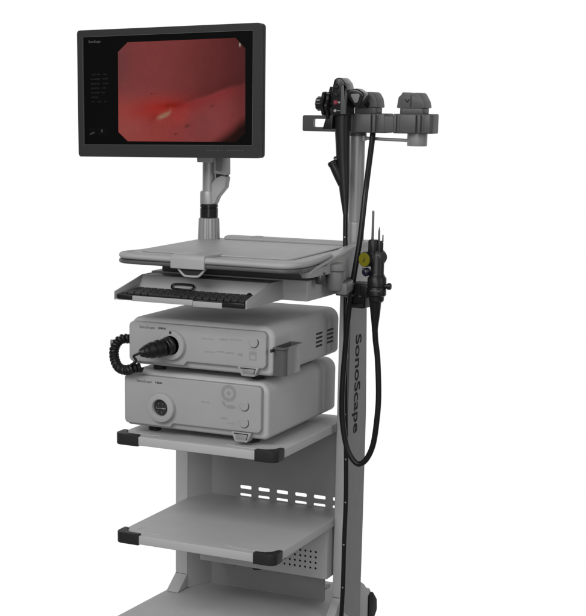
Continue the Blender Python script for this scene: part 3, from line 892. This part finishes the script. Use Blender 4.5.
def holder(x0, x1, cap0, cap1, notch, wide):
    """holder block with vertical ribs, neck and domed cap"""
    b = MB()
    b.prism(rpoly([(x0, 0.415, 0.008), (x1, 0.415, 0.010), (x1, 0.475, 0.012), (x0, 0.475, 0.008)], 5), 'XY', 1.5965, 1.6440, 0.003, 3, 60)
    body = b.build('holder_block', CHAR, hg)
    r = MB()
    w = x1 - x0
    for fa, fb, dy in ((0.04, 0.12, 0.006), (0.20, 0.62, 0.007), (0.66, 0.74, 0.010), (0.80, 0.97, 0.005)):
        r.prism(rpoly([(x0 + w * fa, 0.415 - dy, 0.003), (x0 + w * fb, 0.415 - dy, 0.003), (x0 + w * fb, 0.422, 0), (x0 + w * fa, 0.422, 0)], 4), 'XY', 1.5985, 1.6425, 0.0015, 2, 60)
    r.build('rib', CHAR, body)
    MB().prism(rrect(cap0 + 0.006, 0.420, cap1 - 0.004, 0.468, 0.008), 'XY', 1.6441, 1.6575, 0.001).build('neck', CHAR, body)
    cx0, cx1 = cap0, cap1
    if notch:
        mid = cx0 + (cx1 - cx0) * 0.55
        P = rpoly([(cx0, 1.6576, 0.003), (cx1, 1.6576, 0.003), (cx1 - 0.004, 1.674, 0.008), (cx1 - 0.016, 1.694, 0.008), (mid + 0.007, 1.6950, 0.003), (mid + 0.001, 1.6865, 0.001), (mid - 0.006, 1.6940, 0.003), (cx0 + 0.014, 1.696, 0.004), (cx0 + 0.011, 1.690, 0.002), (cx0 + 0.004, 1.684, 0.006)], 4)
    else:
        P = rpoly([(cx0, 1.6576, 0.003), (cx1, 1.6576, 0.003), (cx1 - 0.004, 1.680, 0.010), (cx1 - 0.014, 1.6960, 0.012), (cx0 + 0.010, 1.6960, 0.010)], 5)
    cap = MB().prism(P, 'XZ', 0.418, 0.472, 0.005, 3, 50).build('cap', CHAR, hg)
    if notch:
        MB().tube([(cx0 + 0.022, 0.4175, 1.679), (cx0 + 0.027, 0.4170, 1.672), (cx0 + 0.032, 0.4175, 1.679)], 0.0015, 6, smooth=False).build('lock_mark', INNER, cap)
        MB().box((mid - 0.0045, 0.4165, 1.6600), (mid - 0.0025, 0.4185, 1.6890)).build('cap_seam', INNER, cap)
    return body


holder(0.243, 0.342, 0.247, 0.317, False, 1)
holder(0.358, 0.4605, 0.367, 0.440, True, 1)
# link between the two holders, lower step at the left
MB().prism(rpoly([(0.318, 0.412, 0.004), (0.372, 0.412, 0.006), (0.372, 0.470, 0.004), (0.318, 0.470, 0.004)], 4), 'XY', 1.5985, 1.6390, 0.003, 3, 60).build('link', CHAR, hg)
b = MB()
b.lathe([(0.0240, 1.5655), (0.0250, 1.567), (0.0250, 1.5962), (0.0200, 1.5962), (0.0200, 1.5655)], (0.4105, 0.455, 0), n=36)
b.build('drain_cup', METAL, hg)
b = MB()
b.tube([(0.262, 0.452, 1.5830), (0.33, 0.452, 1.5805), (0.388, 0.452, 1.5790)], 0.0042, 10, 4)
b.cyl((0.270, 0.452, 1.5765), 0.0075, 0.012)
b.build('cross_rod', METAL, hg)
MB().cyl((0.250, 0.460, 1.5875), 0.0225, 0.009, n=36).build('pole_clamp', CHAR, hg)

# ================================================================== CONNECTOR CLAMP at the table's right side
cl = thing('scope_clamp', (0.30, 0.33, 1.17), 'black clamp on the table side gripping the scope connector', 'clamp')
b = MB()
b.prism(rpoly([(0.285, 0.345, 0.003), (0.326, 0.345, 0.006), (0.330, 0.40, 0.006), (0.285, 0.40, 0.003)], 4), 'XY', 1.166, 1.228, 0.004, 3, 60)
cbk = b.build('clamp_block', BLACK, cl)
b = MB()
b.prism(rpoly([(0.255, 0.322, 0.004), (0.290, 0.322, 0.004), (0.290, 0.362, 0.0), (0.255, 0.372, 0.004)], 4), 'XY', 1.197, 1.240, 0.004)
b.prism(rpoly([(0.268, 1.232, 0.004), (0.286, 1.247, 0.008), (0.300, 1.228, 0.004), (0.296, 1.210, 0.002), (0.268, 1.205, 0.002)], 4), 'XZ', 0.322, 0.352, 0.003)
b.build('jaw', CHAR, cbk)
b = MB()
b.prism(rpoly([(0.318, 0.327, 0.004), (0.345, 0.327, 0.004), (0.345, 0.377, 0.004), (0.318, 0.377, 0.004)], 4), 'XY', 1.196, 1.226, 0.003)
b.build('connector_cradle', BLACK, cbk)
for x, z in ((0.277, 1.2065), (0.304, 1.2010), (0.323, 1.2005)):
    MB().cyl((x, 0.3155, z), 0.0026, 0.03, (0, 1, 0), n=12).build('clamp_screw', DARKMETAL, cbk)
MB().tube([(0.285, 0.345, 1.178), (0.300, 0.338, 1.172), (0.322, 0.343, 1.176)], 0.0045, 8, 6).build('clamp_hook', RUBBER, cbk)

# ================================================================== ENDOSCOPE
es = thing('endoscope', (0.24, 0.38, 1.40), 'black flexible endoscope hung on the rack with its long tube in a hanging loop', 'endoscope')
# control body: tall dome-topped block, lighter flank
P = rpoly([(0.2190, 1.6400, 0.003), (0.2590, 1.6400, 0.003), (0.2600, 1.690, 0.02), (0.2530, 1.716, 0.012), (0.2400, 1.7300, 0.010), (0.2240, 1.7270, 0.010), (0.2185, 1.700, 0.02)], 6)
cbod = MB().prism(P, 'XZ', 0.358, 0.412, 0.004, 3, 50).build('control_body', GLOSS, es)
MB().prism(rpoly([(0.2440, 1.6420, 0.002), (0.2575, 1.6420, 0.002), (0.2585, 1.690, 0.02), (0.2515, 1.714, 0.010), (0.2440, 1.7250, 0.006)], 5), 'XZ', 0.3550, 0.3585, 0.0012).build('flank_plate', CHAR, cbod)
MB().lathe([(0.0062, 0), (0.0058, -0.004), (0.0035, -0.006), (0, -0.006)], (0.2300, 0.3590, 1.6700), (0, 1, 0), 18).build('video_button', RED, cbod)
b = MB()
b.lathe([(0.0030, 0), (0.0026, -0.002), (0, -0.0025)], (0.2390, 0.3580, 1.6700), (0, 1, 0), 12)
b.build('white_mark', WHITE, cbod); b = MB()
b.lathe([(0.0040, 0), (0.0036, -0.003), (0, -0.0035)], (0.2290, 0.3580, 1.6500), (0, 1, 0), 12)
b.build('white_mark', WHITE, cbod); b = MB()
b.box((0.2345, 0.3565, 1.6490), (0.2420, 0.3585, 1.6508))
b.build('white_mark', WHITE, cbod); b = MB()
b.box((0.2275, 0.3565, 1.7090), (0.2350, 0.3585, 1.7105))
b.build('white_mark', WHITE, cbod)
b = MB()
for z in (1.708, 1.690):
    b.lathe([(0.0066, 0), (0.0062, -0.003), (0.0045, -0.0045), (0, -0.0045)], (0.2310, 0.3590, z), (0, 1, 0), 18)
b.build('remote_button', BLACK, cbod)
# steering wheels on the left, axle along X
WX = (1, 0, 0)
wz = 1.6665
MB().lathe([(0.0150, 0.1690), (0.0170, 0.1715), (0.0165, 0.1820), (0.0140, 0.1850)], (0, 0.385, wz), WX, 72, lobes=8, lobe=0.05).build('small_wheel', GLOSS, es)
MB().lathe([(0.0200, 0.1855), (0.0290, 0.1885), (0.0300, 0.1960), (0.0230, 0.1985)], (0, 0.385, wz), WX, 72, lobes=6, lobe=0.09).build('steering_wheel', BLACK, es)
MB().lathe([(0.0240, 0.2000), (0.0320, 0.2025), (0.0320, 0.2085), (0.0220, 0.2105)], (0, 0.385, wz - 0.006), WX, 72, lobes=6, lobe=0.09).build('steering_wheel', BLACK, es)
MB().cyl((0.185, 0.385, wz), 0.009, 0.036, WX).build('axle', DARKMETAL, es)
b = MB()
b.prism(rpoly([(0.2050, 1.668, 0.002), (0.2125, 1.668, 0.002), (0.2120, 1.706, 0.004), (0.2085, 1.7135, 0.003), (0.2045, 1.700, 0.004)], 4), 'XZ', 0.374, 0.396, 0.0015)
b.build('brake_lever', GLOSS, es)
b = MB()
b.prism(rpoly([(0.190, 1.604, 0.002), (0.216, 1.604, 0.002), (0.218, 1.640, 0.002), (0.200, 1.638, 0.002)], 3), 'XZ', 0.370, 0.395, 0.002)
b.build('wheel_guard', BLACK, cbod)
# umbilical root: dark strap with grey triangular inset
b = MB()
tri_o = rpoly([(0.256, 1.700, 0.005), (0.282, 1.704, 0.012), (0.303, 1.692, 0.010), (0.292, 1.664, 0.006), (0.280, 1.658, 0.004), (0.258, 1.682, 0.006)], 6)
b.prism(tri_o, 'XZ', 0.362, 0.400, 0.004, 3, 50)
strap = b.build('umbilical_root', GLOSS, es)
MB().prism(rpoly([(0.2655, 1.6905, 0.003), (0.2930, 1.6920, 0.005), (0.2860, 1.6700, 0.004), (0.2780, 1.6690, 0.003)], 5), 'XZ', 0.3605, 0.3635, 0.001).build('grey_inset', MIDGREY, strap)
# grip
g = MB()
g.tube([(0.2380, 0.385, 1.6405), (0.2380, 0.385, 1.610), (0.2400, 0.385, 1.570), (0.2420, 0.385, 1.530), (0.2460, 0.383, 1.490), (0.2500, 0.380, 1.450), (0.2545, 0.376, 1.415), (0.2575, 0.372, 1.395)],
       [0.0195, 0.0190, 0.0180, 0.0170, 0.0148, 0.0122, 0.0085, 0.0062], 24, 8)
g.build('grip', BLACK, es)
b = MB()
b.tube([(0.2500, 0.383, 1.4480), (0.2400, 0.380, 1.4760), (0.2290, 0.377, 1.5010), (0.2200, 0.375, 1.5180)], [0.0060, 0.0110, 0.0122, 0.0110], 20, 6)
b.lathe([(0.0095, 0), (0.0125, 0.002), (0.0125, 0.010), (0.0095, 0.013)], (0.2215, 0.3755, 1.5150), Vector((-0.0085, -0.002, 0.0165)), 24)
prt = b.build('biopsy_port', BLACK, es)
MB().lathe([(0.0030, 0), (0.0060, 0.003), (0.0055, 0.007), (0.0, 0.009)], (0.2270, 0.370, 1.5300), Vector((0.004, -0.003, 0.009)), 16).build('port_valve', STEEL, prt)
# insertion tube
ins = [(0.2575, 0.372, 1.3960), (0.2595, 0.370, 1.340), (0.2620, 0.368, 1.282), (0.2680, 0.368, 1.115), (0.2700, 0.3685, 1.001), (0.2735, 0.369, 0.887), (0.2780, 0.370, 0.768), (0.2805, 0.370, 0.653), (0.2790, 0.370, 0.538), (0.2790, 0.370, 0.420), (0.2755, 0.370, 0.300), (0.275, 0.370, 0.255)]
MB().tube(ins, 0.0062, 14, 10).build('insertion_tube', TUBE, es)
cat = catmull(ins, 24)
def at_z(z):
    return min(cat, key=lambda p: abs(p.z - z))
for z in (1.340, 1.225, 1.115, 1.001, 0.887, 0.768, 0.653, 0.538, 0.420):
    p = at_z(z)
    MB().lathe([(0.0024, 0.0), (0.0022, -0.0006), (0, -0.0008)], p + Vector((0.0010, -0.0060, 0)), (-0.15, 1, 0), 14).build('depth_mark', WHITE, es)
# umbilical loop down and back up to the light-guide connector
umb = [(0.284, 0.395, 1.676), (0.291, 0.428, 1.660), (0.296, 0.440, 1.630), (0.299, 0.438, 1.595), (0.3045, 0.400, 1.508), (0.3085, 0.370, 1.438), (0.3055, 0.353, 1.336), (0.2940, 0.345, 1.236), (0.2830, 0.346, 1.147), (0.2755, 0.350, 1.057), (0.2705, 0.350, 0.966), (0.2715, 0.350, 0.887), (0.2815, 0.350, 0.823), (0.2965, 0.350, 0.785), (0.3185, 0.350, 0.764), (0.3400, 0.350, 0.777), (0.3580, 0.350, 0.818), (0.3665, 0.350, 0.884), (0.3690, 0.350, 0.949), (0.3635, 0.350, 1.038), (0.3575, 0.346, 1.090), (0.3565, 0.342, 1.126)]
MB().tube(umb, 0.0073, 16, 8).build('umbilical_tube', TUBE, es)
# connector: tapered boot, ribbed body, suction caps, pins
cn = MB().tube([(0.3565, 0.342, 1.110), (0.3565, 0.342, 1.126), (0.3570, 0.340, 1.160), (0.3570, 0.338, 1.188)], [0.0072, 0.0085, 0.0125, 0.0150], 24, 6).build('connector_boot', BLACK, es)
cbody = MB().lathe([(0.0150, 1.186), (0.0185, 1.190), (0.0190, 1.200), (0.0240, 1.204), (0.0240, 1.222), (0.0225, 1.224), (0.0240, 1.226), (0.0235, 1.246), (0.0190, 1.252), (0.0165, 1.258), (0.0165, 1.300), (0.0120, 1.310)], (0.3600, 0.337, 0), n=36).build('connector_body', BLACK, es)
MB().box((0.352, 0.3118, 1.2150), (0.377, 0.3150, 1.2180), 0.0008).build('body_mark', CHAR, cbody)
MB().lathe([(0.0060, 0.0), (0.0060, 0.010), (0.0085, 0.011), (0.0085, 0.018), (0.006, 0.020)], (0.378, 0.335, 1.2270), (1, 0.1, 0), 20).build('side_valve', BLACK, cbody)
yc = MB().lathe([(0.0190, 0), (0.0190, -0.014), (0.0178, -0.0185), (0.0150, -0.0185)], (0.3375, 0.332, 1.2930), (0.18, 1, 0.05), 36).build('cap_ring', BLACK, es)
MB().lathe([(0.0156, -0.012), (0.0156, -0.0205), (0.0145, -0.0215), (0, -0.0215)], (0.3375, 0.3318, 1.2930), (0.18, 1, 0.05), 32, 1.12).build('yellow_cap', YELLOW, yc)
b = MB()
b.tube([(0.3300, 0.3108, 1.2865), (0.3345, 0.3100, 1.2905), (0.3365, 0.3096, 1.2970)], 0.0010, 6, 4)
b.build('cap_mark', INNER, yc)
MB().lathe([(0.0, -0.022), (0.010, -0.020), (0.0180, -0.012), (0.0210, 0.0), (0.0190, 0.010), (0.012, 0.018), (0, 0.020)], (0.3600, 0.342, 1.2970), (0.9, -0.35, 0.1), 28).build('vent_cap', DARKGREY, es)
b = MB()
b.lathe([(0.0190, 0), (0.0200, 0.004), (0.0200, 0.009), (0.0170, 0.011)], (0.3440, 0.338, 1.2930), (-0.6, -0.8, 0), 32)
b.build('ribbed_ring', DARKGREY, cbody)
b = MB()
b.lathe([(0.0085, 0), (0.0105, 0.003), (0.0105, 0.012), (0.007, 0.016)], (0.3400, 0.330, 1.262), (-0.5, -0.8, -0.15), 20)
b.build('contact_plug', NAVY, es)
MB().cyl((0.3325, 0.322, 1.2680), 0.0034, 0.008, (-0.3, -1, 0.2), n=12).build('contact_pin', STEEL, es)
MB().cyl((0.3445, 0.316, 1.2640), 0.0034, 0.008, (-0.1, -1, 0.1), n=12).build('contact_pin', STEEL, es)
b = MB()
b.lathe([(0.0125, 1.300), (0.0135, 1.306), (0.0135, 1.336), (0.0115, 1.340)], (0.3480, 0.338, 0), n=24)
b.lathe([(0.0080, 1.300), (0.0085, 1.306), (0.0085, 1.332), (0.0065, 1.338)], (0.3650, 0.337, 0), n=20)
b.build('pin_base', BLACK, cbody)
MB().lathe([(0.0038, 1.336), (0.0030, 1.345), (0.0030, 1.408), (0.0018, 1.411)], (0.3445, 0.338, 0), n=14).build('light_guide_pin', DARKMETAL, es)
MB().lathe([(0.0034, 1.334), (0.0026, 1.344), (0.0024, 1.362), (0.0006, 1.372)], (0.3620, 0.337, 0), n=14).build('air_pin', DARKMETAL, es)
MB().lathe([(0.0020, 1.336), (0.0016, 1.352), (0.0004, 1.354)], (0.3720, 0.337, 0), n=12).build('air_pin', DARKMETAL, es)
